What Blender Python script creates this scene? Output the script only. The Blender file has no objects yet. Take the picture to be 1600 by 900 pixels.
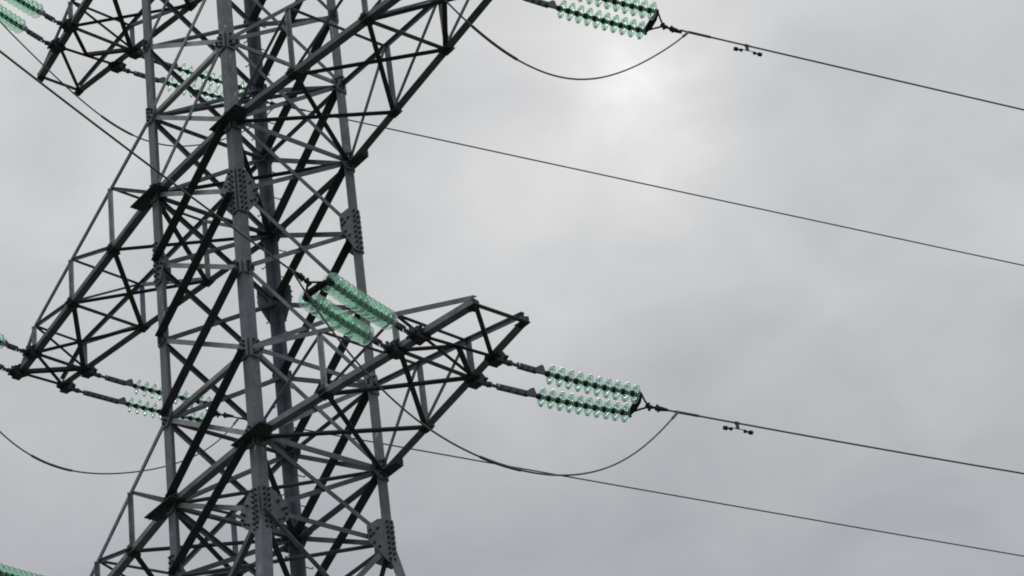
import bpy, math, random
from mathutils import Vector as V, Matrix
random.seed(7)
S = bpy.context.scene
COL = S.collection

# ------------------------------------------------------------------ camera
CAM = {'C': [25.478, -18.88, 1.7], 'r': [0.6211258, 0.7742343, -0.1215073], 'u': [0.4992185, -0.2713523, 0.8228905], 'f': [-0.6041388, 0.5717772, 0.555056], 'fl': 3904.804925}
cd = bpy.data.cameras.new('camera'); co = bpy.data.objects.new('camera', cd); COL.objects.link(co)
r_, u_, f_ = V(CAM['r']), V(CAM['u']), V(CAM['f'])
co.matrix_world = Matrix(((r_.x, u_.x, -f_.x, CAM['C'][0]), (r_.y, u_.y, -f_.y, CAM['C'][1]),
                          (r_.z, u_.z, -f_.z, CAM['C'][2]), (0, 0, 0, 1)))
cd.sensor_width = 36; cd.lens = CAM['fl'] / 1600 * 36; cd.clip_start = .1; cd.clip_end = 6000
S.camera = co

# ------------------------------------------------------------------ sky, sun, exposure
def cam_dir(px, py):
    return (f_ + r_ * ((px - 800) / CAM['fl']) + u_ * ((450 - py) / CAM['fl'])).normalized()
sun_dir = cam_dir(1010, 90)                      # the thin bright place in the cloud
sun_el = math.asin(sun_dir.z); sun_az = math.atan2(sun_dir.x, sun_dir.y)
w = bpy.data.worlds.new('World'); S.world = w; w.use_nodes = True
nt = w.node_tree; N = nt.nodes; L = nt.links; N.clear()
def wn(t, **k):
    n = N.new(t)
    for a, b in k.items(): setattr(n, a, b)
    return n
def wmath(op, a, b=None, clamp=False):
    n = wn('ShaderNodeMath', operation=op, use_clamp=clamp)
    for i, x in enumerate((a, b)):
        if x is None: continue
        if isinstance(x, (int, float)): n.inputs[i].default_value = x
        else: L.new(x, n.inputs[i])
    return n.outputs[0]
sky = wn('ShaderNodeTexSky', sky_type='NISHITA', sun_disc=False, sun_elevation=sun_el, sun_rotation=sun_az)
tc = wn('ShaderNodeTexCoord'); gen = tc.outputs['Generated']
def wnoise(scale, detail, rough, off=(0, 0, 0), stretch=(1, 1, 1), dist=0):
    m = wn('ShaderNodeMapping'); m.inputs['Location'].default_value = off; m.inputs['Scale'].default_value = stretch
    L.new(gen, m.inputs['Vector'])
    n = wn('ShaderNodeTexNoise'); n.inputs['Scale'].default_value = scale; n.inputs['Detail'].default_value = detail
    n.inputs['Roughness'].default_value = rough; n.inputs['Distortion'].default_value = dist
    L.new(m.outputs[0], n.inputs['Vector']); return n.outputs['Fac']
n_big = wnoise(5.5, 4, .5, (3.1, 1.2, .4), (1, 1, 1.5), .3)
n_mid = wnoise(16, 5, .5, (1.3, 5.2, 2.4), (1, 1, 1.6), .4)
warp = wmath('MULTIPLY', wmath('SUBTRACT', n_mid, .5), .0016)
def lobe(d, ang):                                # soft patch of thinner or thicker cloud round a direction
    vm = wn('ShaderNodeVectorMath', operation='DOT_PRODUCT'); L.new(gen, vm.inputs[0]); vm.inputs[1].default_value = d
    x = wmath('SUBTRACT', 1.0, wmath('ADD', vm.outputs['Value'], warp))
    return wmath('EXPONENT', wmath('MULTIPLY', x, -1 / (1 - math.cos(math.radians(ang)))))
sep = wn('ShaderNodeSeparateXYZ'); L.new(gen, sep.inputs[0])
elev = wn('ShaderNodeMapRange', interpolation_type='SMOOTHSTEP'); L.new(sep.outputs['Z'], elev.inputs['Value'])
elev.inputs['From Min'].default_value = .36; elev.inputs['From Max'].default_value = .66
elev.inputs['To Min'].default_value = .37; elev.inputs['To Max'].default_value = .615
zen = wn('ShaderNodeMapRange', interpolation_type='SMOOTHSTEP'); L.new(sep.outputs['Z'], zen.inputs['Value'])
zen.inputs['From Min'].default_value = .62; zen.inputs['From Max'].default_value = 1.0
zen.inputs['To Min'].default_value = 0; zen.inputs['To Max'].default_value = .82
val = wmath('ADD', elev.outputs[0], zen.outputs[0])
for px, py, ang, amp in [(1000, 105, 2.0, .115), (930, 230, 3.2, .09), (1500, 60, 2.5, -.03), (1150, 700, 3.0, -.03), (700, 850, 3.0, -.025), (60, 160, 4.0, .06), (1560,300,2.2,.02)]:
    val = wmath('ADD', val, wmath('MULTIPLY', lobe(cam_dir(px, py), ang), amp))
val = wmath('ADD', val, wmath('MULTIPLY', wmath('SUBTRACT', n_big, .5), .23))
val = wmath('ADD', val, wmath('MULTIPLY', wmath('SUBTRACT', n_mid, .5), .18))
val = wmath('ADD', val, wmath('MULTIPLY', wmath('SUBTRACT', wnoise(70, 4, .6, (2.2, .7, 5.1), (1, 1, 1.5), .5), .5), .022))
tint = wn('ShaderNodeMapRange'); L.new(val, tint.inputs['Value'])
tint.inputs['From Min'].default_value = .40; tint.inputs['From Max'].default_value = .72
cm = wn('ShaderNodeMix', data_type='RGBA'); L.new(tint.outputs[0], cm.inputs['Factor'])
cm.inputs['A'].default_value = (.955, .988, 1.06, 1); cm.inputs['B'].default_value = (.998, 1.003, 1.0, 1)
vs = wn('ShaderNodeVectorMath', operation='SCALE'); L.new(cm.outputs['Result'], vs.inputs[0])
L.new(wmath('MULTIPLY', val, 10.0), vs.inputs['Scale'])
mx = wn('ShaderNodeMix', data_type='RGBA'); mx.inputs['Factor'].default_value = .02
L.new(vs.outputs[0], mx.inputs['A']); L.new(sky.outputs[0], mx.inputs['B'])
bg = wn('ShaderNodeBackground'); bg.inputs['Strength'].default_value = .1; L.new(mx.outputs['Result'], bg.inputs['Color'])
L.new(bg.outputs[0], wn('ShaderNodeOutputWorld').inputs[0])
sl = bpy.data.lights.new('sun', 'SUN'); sl.energy = .6; sl.angle = math.radians(14); sl.color = (1, .97, .92)
so = bpy.data.objects.new('sun', sl); COL.objects.link(so)
so.rotation_euler = (-sun_dir).to_track_quat('-Z', 'Y').to_euler()
S.cycles.filter_width = 1.9; S.cycles.transparent_max_bounces = 40
S.view_settings.view_transform = 'Standard'; S.view_settings.look = 'None'
S.view_settings.gamma = 1; S.view_settings.exposure = 0; S.view_settings.use_curve_mapping = False

# ------------------------------------------------------------------ materials
def mat(name, base, rough=.5, metal=0., var=.25, scale=9., bump=.02, tex='Object', specks=None, vary=0, **extra):
    m = bpy.data.materials.new(name); m.use_nodes = True; t = m.node_tree; b = t.nodes['Principled BSDF']
    b.inputs['Roughness'].default_value = rough; b.inputs['Metallic'].default_value = metal
    c = t.nodes.new('ShaderNodeTexCoord')
    n = t.nodes.new('ShaderNodeTexNoise'); n.inputs['Scale'].default_value = scale; n.inputs['Detail'].default_value = 8
    n.inputs['Roughness'].default_value = .62
    t.links.new(c.outputs[tex], n.inputs['Vector'])
    cr = t.nodes.new('ShaderNodeValToRGB'); e = cr.color_ramp.elements
    e[0].position = .32; e[1].position = .7
    e[0].color = tuple(x * (1 - var) for x in base) + (1,); e[1].color = tuple(min(1, x * (1 + var)) for x in base) + (1,)
    t.links.new(n.outputs['Fac'], cr.inputs[0]); out = cr.outputs[0]
    rr = t.nodes.new('ShaderNodeMapRange'); rr.inputs['To Min'].default_value = max(0, rough - .12); rr.inputs['To Max'].default_value = min(1, rough + .15)
    t.links.new(n.outputs['Fac'], rr.inputs['Value']); t.links.new(rr.outputs[0], b.inputs['Roughness'])
    if specks:                                   # pale droppings and zinc bloom: short vertical streaks
        mp = t.nodes.new('ShaderNodeMapping'); mp.inputs['Scale'].default_value = (9, 9, 2.2); t.links.new(c.outputs[tex], mp.inputs['Vector'])
        n2 = t.nodes.new('ShaderNodeTexNoise'); n2.inputs['Scale'].default_value = 1.6; n2.inputs['Detail'].default_value = 3; n2.inputs['Distortion'].default_value = .6
        t.links.new(mp.outputs[0], n2.inputs['Vector'])
        r2 = t.nodes.new('ShaderNodeMapRange'); r2.inputs['From Min'].default_value = specks[0]; r2.inputs['From Max'].default_value = specks[0] + .05
        t.links.new(n2.outputs['Fac'], r2.inputs['Value'])
        mm = t.nodes.new('ShaderNodeMix'); mm.data_type = 'RGBA'; t.links.new(r2.outputs[0], mm.inputs['Factor'])
        t.links.new(out, mm.inputs['A']); mm.inputs['B'].default_value = specks[1] + (1,); out = mm.outputs['Result']
    if vary:                                     # bars of different batches and ages differ a little
        oi = t.nodes.new('ShaderNodeObjectInfo'); vr = t.nodes.new('ShaderNodeMapRange'); t.links.new(oi.outputs['Random'], vr.inputs['Value'])
        vr.inputs['To Min'].default_value = 1 - vary; vr.inputs['To Max'].default_value = 1 + vary
        vm = t.nodes.new('ShaderNodeVectorMath'); vm.operation = 'SCALE'; t.links.new(out, vm.inputs[0]); t.links.new(vr.outputs[0], vm.inputs['Scale']); out = vm.outputs[0]
    t.links.new(out, b.inputs['Base Color'])
    if bump:
        bp = t.nodes.new('ShaderNodeBump'); bp.inputs['Strength'].default_value = .25; bp.inputs['Distance'].default_value = bump
        t.links.new(n.outputs['Fac'], bp.inputs['Height']); t.links.new(bp.outputs[0], b.inputs['Normal'])
    for k, x in extra.items(): b.inputs[k.replace('_', ' ')].default_value = x
    return m
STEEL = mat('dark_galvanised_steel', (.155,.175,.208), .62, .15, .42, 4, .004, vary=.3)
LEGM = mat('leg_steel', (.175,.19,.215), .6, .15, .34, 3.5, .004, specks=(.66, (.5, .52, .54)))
PALE = mat('pale_galvanised_steel', (.36,.375,.38), .55, .1, .34, 4, .004, vary=.3)
SHADED = mat('underside_shade_steel', (.052,.056,.066), .7, .1, .35, 8, .004, vary=.3)  # same steel with the shade of undersides painted into a near-black base colour
PLATE = mat('plate_steel', (.17,.182,.205), .6, .15, .28, 9, .004, vary=.15)
BOLT = mat('bolt_steel', (.045, .048, .055), .6, .2, .3, 30, 0)
IRON = mat('forged_fitting', (.10, .11, .125), .5, .4, .3, 30, .002)
CAPM = mat('insulator_cap_iron', (.02, .03, .03), .75, .0, .3, 40, 0)
ALU = mat('weathered_conductor', (.15, .154, .162), .6, .35, .2, 60, 0)
def glass_mat(name):                             # thin toughened glass: lets light straight through, a little milky, glossy skin
    m = bpy.data.materials.new(name); m.use_nodes = True; t = m.node_tree; t.nodes.clear()
    nn = lambda k: t.nodes.new(k)
    tr = nn('ShaderNodeBsdfTransparent'); tr.inputs[0].default_value = (.84,.985,.915) + (1,)
    df = nn('ShaderNodeBsdfDiffuse'); df.inputs[0].default_value = (.84,1.,.93) + (1,)
    tl = nn('ShaderNodeBsdfTranslucent'); tl.inputs[0].default_value = (.72,1.,.86) + (1,)
    gl = nn('ShaderNodeBsdfGlossy'); gl.inputs['Roughness'].default_value = .2; gl.inputs[0].default_value = (.95, 1, .98, 1)
    a = nn('ShaderNodeMixShader'); a.inputs[0].default_value = .45; t.links.new(df.outputs[0], a.inputs[1]); t.links.new(tl.outputs[0], a.inputs[2])
    b = nn('ShaderNodeMixShader'); lw = nn('ShaderNodeLayerWeight'); lw.inputs['Blend'].default_value = .35
    mr = nn('ShaderNodeMapRange'); mr.inputs['To Min'].default_value = .20; mr.inputs['To Max'].default_value = .28
    t.links.new(lw.outputs['Facing'], mr.inputs['Value']); t.links.new(mr.outputs[0], b.inputs[0])
    t.links.new(tr.outputs[0], b.inputs[1]); t.links.new(a.outputs[0], b.inputs[2])
    c = nn('ShaderNodeMixShader'); fr = nn('ShaderNodeFresnel'); fr.inputs['IOR'].default_value = 1.2
    t.links.new(fr.outputs[0], c.inputs[0]); t.links.new(b.outputs[0], c.inputs[1]); t.links.new(gl.outputs[0], c.inputs[2])
    o = nn('ShaderNodeOutputMaterial'); t.links.new(c.outputs[0], o.inputs[0]); return m
GLASS = glass_mat('green_toughened_glass')
CONC = mat('concrete', (.3, .29, .27), .9, 0, .2, 4, .01)
GRASS = mat('meadow_grass', (.05, .057, .036), .95, 0, .5, .35, .05)

# ------------------------------------------------------------------ mesh building
class MB:
    def __init__(s): s.v = []; s.f = []; s.m = []; s.sm = []
    def add(s, vs, fs, mi=0, smooth=False):
        o = len(s.v); s.v += [tuple(x) for x in vs]; s.f += [tuple(o + i for i in f) for f in fs]
        s.m += [mi] * len(fs); s.sm += [smooth] * len(fs)
    def prism(s, poly, p, q, mi=0):              # poly: world offsets from the axis p -> q
        n = len(poly); vs = [p + c for c in poly] + [q + c for c in poly]
        fs = [tuple(range(n - 1, -1, -1)), tuple(range(n, 2 * n))] + [(i, (i + 1) % n, n + (i + 1) % n, n + i) for i in range(n)]
        s.add(vs, fs, mi)
    def angle(s, p, q, a, b, wa, wb, t, mi=0):   # rolled steel angle, flanges along a and b
        s.prism([V((0, 0, 0)), a * wa, a * wa + b * t, a * t + b * t, a * t + b * wb, b * wb], p, q, mi)
    def plate(s, c, a, b, n, poly, t, mi=0):     # flat plate: outline in (a, b), thickness along n
        s.prism([a * x + b * y for x, y in poly], c, c + n * t, mi)
    def cyl(s, p, q, r, seg=8, mi=0, r2=None, smooth=False):
        ax = (q - p).normalized(); a = ax.orthogonal().normalized(); b = ax.cross(a); r2 = r if r2 is None else r2
        ps = [p + (a * math.cos(i * math.tau / seg) + b * math.sin(i * math.tau / seg)) * r for i in range(seg)]
        qs = [q + (a * math.cos(i * math.tau / seg) + b * math.sin(i * math.tau / seg)) * r2 for i in range(seg)]
        o = len(s.v); s.v += [tuple(x) for x in ps + qs]
        for f in [tuple(range(seg - 1, -1, -1)), tuple(range(seg, 2 * seg))]:
            s.f.append(tuple(o + i for i in f)); s.m.append(mi); s.sm.append(False)
        for i in range(seg):
            s.f.append((o + i, o + (i + 1) % seg, o + seg + (i + 1) % seg, o + seg + i)); s.m.append(mi); s.sm.append(smooth)
    def bolt(s, p, n, mi=0, r=.021, h=.022): s.cyl(p, p + n * h, r, 6, mi); s.cyl(p + n * h, p + n * (h + .022), r * .5, 6, mi)
    def tube(s, path, r, seg=6, mi=0, radii=None):
        rings = []; prev = None
        for i, p in enumerate(path):
            t = (path[min(i + 1, len(path) - 1)] - path[max(i - 1, 0)]).normalized()
            a = t.orthogonal().normalized() if prev is None else (prev - t * prev.dot(t)).normalized()
            prev = a; b = t.cross(a); rr = radii[i] if radii else r
            rings.append([p + (a * math.cos(k * math.tau / seg) + b * math.sin(k * math.tau / seg)) * rr for k in range(seg)])
        o = len(s.v); s.v += [tuple(x) for R in rings for x in R]
        for i in range(len(path) - 1):
            for k in range(seg):
                k2 = (k + 1) % seg
                s.f.append((o + i * seg + k, o + i * seg + k2, o + (i + 1) * seg + k2, o + (i + 1) * seg + k)); s.m.append(mi); s.sm.append(True)
        for R in (range(seg - 1, -1, -1), range((len(path) - 1) * seg, len(path) * seg)):
            s.f.append(tuple(o + k for k in R)); s.m.append(mi); s.sm.append(False)
    def lathe(s, prof, seg=24, mi=0):            # profile (x along axis, r); axis +X
        rings = []
        for x, r in prof: rings.append([(x, r * math.cos(k * math.tau / seg), r * math.sin(k * math.tau / seg)) for k in range(seg)])
        o = len(s.v); s.v += [v for R in rings for v in R]
        n = len(prof)
        for i in range(n - 1):
            for k in range(seg):
                k2 = (k + 1) % seg
                s.f.append((o + i * seg + k, o + i * seg + k2, o + (i + 1) * seg + k2, o + (i + 1) * seg + k)); s.m.append(mi); s.sm.append(True)
    def build(s, name, mats, parent=None, closed_fix=True):
        me = bpy.data.meshes.new(name); me.from_pydata(s.v, [], s.f)
        for m in (mats if isinstance(mats, (list, tuple)) else [mats]): me.materials.append(m)
        me.polygons.foreach_set('material_index', s.m); me.polygons.foreach_set('use_smooth', s.sm)
        me.validate(); me.update()
        if closed_fix:
            import bmesh
            b = bmesh.new(); b.from_mesh(me); bmesh.ops.recalc_face_normals(b, faces=b.faces); b.to_mesh(me); b.free()
        ob = bpy.data.objects.new(name, me); COL.objects.link(ob)
        if parent: ob.parent = parent
        return ob
def empty(name, loc, label, cat, group=None, parent=None):
    o = bpy.data.objects.new(name, None); COL.objects.link(o); o.location = loc; o.empty_display_size = .2
    tag(o, label, cat, group); return o
def tag(o, label=None, cat=None, group=None, kind=None):
    for k, x in (('label', label), ('category', cat), ('group', group), ('kind', kind)):
        if x: o[k] = x
    return o
X, Y, Z = V((1, 0, 0)), V((0, 1, 0)), V((0, 0, 1))

# ------------------------------------------------------------------ ground
g = MB(); R = 2500
ring = [[V((0, 0, 0))]] ; segs = 48
for rr in (10, 30, 80, 200, 600, R): ring.append([V((rr * math.cos(i * math.tau / segs), rr * math.sin(i * math.tau / segs), 0)) for i in range(segs)])
vs = [V((0, 0, 0))] + [p for r in ring[1:] for p in r]
fs = [(0, 1 + i, 1 + (i + 1) % segs) for i in range(segs)]
for k in range(5):
    a, b = 1 + k * segs, 1 + (k + 1) * segs
    fs += [(a + i, b + i, b + (i + 1) % segs, a + (i + 1) % segs) for i in range(segs)]
g.add(vs, fs); tag(g.build('ground', GRASS, closed_fix=False), kind='structure')

# ------------------------------------------------------------------ the tower: measures in units of half its width
K = {'zL2t': 6.5204, 'zL2b': 5.1065, 'zM': 3.8732, 'zM2': 2.6008, 'zL1t': 1.3243, 'zS': -1.0867, 'x1a': 1.2298, 'x1b': 2.4666, 'x1c': 2.924, 'x1d': 3.7508, 'k1': 0.1661, 'xa': 1.3574, 'xb': 2.8296, 'xc': 4.3673, 'xd': 4.934, 'k2': 0.1284, 'k2r': 0.1338, 'h2': 0.4639, 'h1': 0.499, 'z3': 10.525, 'x3b': 2.7927, 'x3c': 3.2894, 'x3d': 4.1339, 'k3': 0.1549, 'd_x1a_1_-1': 0.033, 'd_x1a_1_1': -0.033, 'd_x1b_1_-1': 0.041, 'd_x1b_1_1': -0.0412, 'd_x1c_1_-1': -0.0231, 'd_x1c_1_1': 0.0231, 'd_xa_-1_-1': 0.0606, 'd_xa_-1_1': 0.0838, 'd_xb_-1_-1': 0.0691, 'd_xb_-1_1': 0.129, 'd_xc_-1_-1': -0.0261, 'd_xc_-1_1': 0.0257, 'd_xa_1_-1': -0.0803, 'd_xa_1_1': -0.0641, 'd_xb_1_-1': -0.1242, 'd_xb_1_1': -0.0739, 'd_x3b_-1_-1': -0.0118, 'd_x3b_-1_1': 0.0118, 'd_x3c_-1_-1': 0.0308, 'd_x3c_-1_1': -0.0308}
U = 1.1; Z0 = 19.8552
def P(x, y, z): return V((x * U, y * U, z * U + Z0))
LV = [K['zS'], 0., K['zL1t'], K['zM2'], K['zM'], K['zL2b'], K['zL2t'], 7.85, 9.19, K['z3'], K['z3'] + 1.42]
S_, B1_, T1_, M2_, M_, B2_, T2_, N1_, N2_, B3_, T3_ = range(11)
def hw(z): return 1.0 + (max(0., LV[0] - z)) * .15
SG = {'A': (-1, -1), 'B': (1, -1), 'C': (-1, 1), 'D': (1, 1)}
OUT = .035                                        # leg heel stands a little outside the working line
def legpt(l, z, o=0.): s = SG[l]; h = hw(z) + o; return P(s[0] * h, s[1] * h, z)
tower = empty('transmission_tower', (0, 0, 0), 'tall dark steel lattice pylon with crossarms on both sides carrying green glass insulators', 'pylon')
LEGW, LT = .155 * U, .016 * U
legs = {}
for l, (sx, sy) in SG.items():
    mb = MB(); a, b = X * -sx, Y * -sy
    zg = (0 - Z0) / U
    for z0, z1 in ((zg, LV[S_]), (LV[S_], LV[T3_] + 3)):
        mb.angle(legpt(l, z0, OUT), legpt(l, z1, OUT), a, b, LEGW, LEGW, LT)
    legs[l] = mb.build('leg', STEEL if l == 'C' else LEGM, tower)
for l in SG:
    fb = MB(); c = legpt(l, zg); fb.prism([X * x + Y * y for x, y in ((-.6, -.6), (.6, -.6), (.6, .6), (-.6, .6))], V((c.x, c.y, -.3)), V((c.x, c.y, .35)))
    fb.build('foundation_block', CONC, legs[l])
# climbing pegs on the back leg, alternating flanges
k = 0; z = LV[S_] - .6
while z < 9.3:
    c = legpt('C', z, OUT); mb = MB()
    d = X if k % 2 else -Y
    if k % 2: st = c + X * (LEGW * .78); path = [st - Y * .02, st + Y * .15, st + Y * .16 + Z * .035]
    else: st = c - Y * (LEGW * .7); path = [st + X * .03, st - X * .15, st - X * .16 + Z * .035]
    mb.tube(path, .0095, 6); mb.build('step_bolt', IRON, legs['C']); k += 1; z += .24
# --- face bracing
FACES = {'AB': ('A', 'B', -Y), 'BD': ('B', 'D', X), 'CD': ('C', 'D', Y), 'AC': ('A', 'C', -X)}
def brace(l1, z1, l2, z2, n, wa, wb, where='out', low=True, mtl=STEEL, name='diagonal_brace', parent=None, gap=.0, zoff=0., fl=1):
    """angle between two legs in the face with outward normal n. where: flange plane outside / inside the legs;
    the standing flange points the same way and sits on the lower (low) or upper edge"""
    sgn = 1 if where == 'out' else -1
    off = n * (OUT * U + (.004 if sgn > 0 else -LT - .004))
    p, q = legpt(l1, z1) + off + Z * zoff, legpt(l2, z2) + off + Z * zoff
    ax = (q - p).normalized(); p = p + ax * gap; q = q - ax * gap
    up = n.cross(ax).normalized()
    if up.z < 0: up = -up
    mb = MB(); t = .012
    if low: mb.angle(p - up * wa / 2, q - up * wa / 2, up, n * sgn * fl, wa, wb, t)
    else: mb.angle(p + up * wa / 2, q + up * wa / 2, -up, n * sgn * fl, wa, wb, t)
    return mb.build(name, mtl, parent or tower)
def style(face, rising):
    """rising: the brace climbs from the first to the second leg of the face"""
    if face == 'AB': return dict(wa=.075, wb=.135, where='out', low=True, mtl=SHADED) if rising else dict(wa=.075, wb=.05, where='in', low=False, mtl=PALE)
    if face == 'BD': return dict(wa=.07, wb=.05, where='in', low=False, mtl=STEEL) if rising else dict(wa=.075, wb=.05, where='out', low=False, mtl=STEEL, fl=-1)
    if face == 'CD': return dict(wa=.08, wb=.145, where='in', low=True, mtl=SHADED) if rising else dict(wa=.07, wb=.05, where='out', low=True, mtl=STEEL)
    return dict(wa=.075, wb=.10, where='in', low=True, mtl=STEEL) if rising else dict(wa=.08, wb=.05, where='out', low=False, mtl=STEEL, fl=-1)
off_frame = []
for fc, (l1, l2, n) in FACES.items():
    for i in range(len(LV) - 1):
        z0, z1 = LV[i], LV[i + 1]
        st = style(fc, True)
        if fc == 'AB' and i >= B2_: st = dict(wa=.075, wb=.05, where='out', low=False, fl=-1, mtl=PALE if i == T2_ else STEEL)
        brace(l1, z0, l2, z1, n, gap=.05, **st)
        st = style(fc, False)
        if fc == 'AB' and i in (N1_, T2_): st['mtl'] = PALE
        brace(l1, z1, l2, z0, n, gap=.05, **st)
# lower body, spreading towards the ground
zs = [LV[S_], -3.6, -6.6, -10.2, -14.0, zg + .35]
for fc, (l1, l2, n) in FACES.items():
    for i in range(5):
        for (za, zb) in ((zs[i], zs[i + 1]), (zs[i + 1], zs[i])):
            brace(l1, za, l2, zb, n, .08, .08, where='out' if za > zb else 'in', mtl=STEEL)
        brace(l1, zs[i + 1], l2, zs[i + 1], n, .08, .08, where='in', name='horizontal_brace') if i < 4 else None
# horizontals of the working levels
for lv in (S_, B1_, T1_, B2_, T2_, B3_, T3_):
    for fc, (l1, l2, n) in FACES.items():
        z = LV[lv]
        if fc in ('AB', 'CD') and lv in (B1_, B2_, B3_): continue     # the crossarm chords run through there
        if lv == S_ and fc in ('AB',): continue
        up_lo = fc in ('AC', 'CD')
        brace(l1, z, l2, z, n, .09 if lv in (B1_, B2_, B3_) else .075, .085, where='out' if fc in ('BD',) else 'in', low=fc != 'BD', fl=-1 if fc == 'BD' else 1,
              mtl=PALE if fc == 'AB' else STEEL, name='horizontal_brace', gap=.04, zoff=-.01)
# plan bracing across the body
def strut(p, q, wa, wb, mtl, name='plan_brace', parent=None, up=Z, side=1, low=True):
    ax = (q - p).normalized(); h = ax.cross(up).normalized() * side; u2 = h.cross(ax).normalized()
    if u2.z < 0: u2 = -u2
    mb = MB(); o = -h * wa / 2
    if low: mb.angle(p + o, q + o, h, u2, wa, wb, .012)
    else: mb.angle(p + o, q + o, h, -u2, wa, wb, .012)
    return mb.build(name, mtl, parent or tower)
for lv in (S_, B1_, B2_, B3_, T2_):
    z = LV[lv]
    strut(legpt('A', z) + X * .06 + Y * .06, legpt('D', z) - X * .06 - Y * .06, .09, .06, STEEL if lv != B2_ else SHADED)
    if lv != T2_: strut(legpt('B', z) - X * .06 + Y * .06 - Z * .07, legpt('C', z) + X * .06 - Y * .06 - Z * .07, .085, .06, SHADED)
# --- gusset plates with bolts on the two flanges of each leg
def gusset(l, z, size, poly=None, bolts=None, name='gusset_plate', mtl=PLATE, faces=(0, 1)):
    sx, sy = SG[l]; mb = MB(); c = legpt(l, z, OUT); 
    for fi, (inward, n) in enumerate(((X * -sx, Y * sy), (Y * -sy, X * sx))):
        if fi not in faces: continue
        base = c + n * .017 + inward * 0
        w, h = size
        pl = poly or [(-.0, -h * .55), (w * .55, -h * .6), (w, -h * .2), (w, h * .25), (w * .5, h * .62), (0, h * .55)]
        mb.plate(base, inward, Z, n, [(x * 1.0, y) for x, y in pl], .014)
        bb = bolts or [(.07, -h * .4), (.07, -h * .15), (.07, h * .12), (.07, h * .38), (w * .5, h * .3), (w * .75, h * .1), (w * .75, -h * .1), (w * .5, -h * .3)]
        for x, y in bb: mb.bolt(base + inward * x + Z * y + n * .014, n, 1)
    return mb.build(name, [mtl, BOLT], tower)
for lv in (B1_, T1_, M2_, B2_, T2_, N1_, N2_, B3_, T3_):
    for l in SG:
        s = (.27, .32) if lv in (B1_, B2_, B3_) else (.25, .29)
        if lv in (M2_, N1_, N2_): s = (.19, .2)
        gusset(l, LV[lv], s)
def splice(l, z, H):
    w = {'A': .30, 'B': .36, 'C': .36, 'D': .40}[l] * (1.2 if z < 0 and l != 'A' else 1.)
    poly = [(0, -H), (.15, -H), (w, -H * .28), (w, H * .42), (w * .6, H * .86), (.15, H), (0, H)]
    bo = [(x, H * y) for y in (-.86, -.61, -.37, -.12, .12, .37, .61, .86) for x in (.048, .118)] + [(w * .8, -H * .3), (w * .92, -H * .05), (w * .8, H * .12), (w * .92, H * .22), (w * .62, H * .42), (w * .62, -H * .42)]
    gusset(l, z, (w, H), poly, bo, name='splice_plate')
for l in SG:
    splice(l, LV[M_], .40); splice(l, LV[S_], .35)
# horizontal connection plates where the crossarm chords leave the legs (underside shade put into their dark colour)
for lv in (B1_, B2_, B3_):
    for l, (sx, sy) in SG.items():
        mb = MB(); c = legpt(l, LV[lv], OUT) + Y * sy * .03 + Z * -.055
        mb.plate(c, X * sx, Y * -sy, -Z, [(-.15, -.045), (.32, -.045), (.32, .08), (.1, .15), (-.15, .12)] if sy > 0 else [(-.36, -.15 if sy < 0 else -.07), (.36, -.15 if sy < 0 else -.07), (.36, .08), (.12, .18), (-.2, .22), (-.36, .1)], .014)
        mb.plate(c + Y * sy * .012, X * sx, Z, Y * sy, [(-.34, 0), (.34, 0), (.34, .10), (-.34, .10)], .013)
        for i in range(7 if sy < 0 else 0):
            mb.bolt(c + X * sx * (-.32 + i * .105) + Y * sy * (.09 if sy < 0 else .03) - Z * .014, -Z, 1); mb.bolt(c + X * sx * (-.31 + i * .1) + Y * sy * .025 + Z * .055, Y * sy, 1)
        mb.build('chord_plate', [SHADED, BOLT], tower)
# top of the body and the earth wire peak, above the picture
mb = MB(); top = P(0, 0, LV[T3_] + 6)
for l in SG: mb.angle(legpt(l, LV[T3_] + 3, OUT), top, X * -SG[l][0], Y * -SG[l][1], .1, .1, .012)
mb.build('peak', STEEL, tower)
pk = MB()
for fc, (l1, l2, n) in FACES.items():
    for za, zb in ((0, 1.5), (1.5, 0), (1.5, 3), (3, 1.5)):
        p, q = legpt(l1, LV[T3_] + za), legpt(l2, LV[T3_] + zb); pk.angle(p, q, n.cross((q - p).normalized()), n, .07, .06, .01)
tag(pk.build('upper_bracing', STEEL, tower), kind=None)

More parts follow.
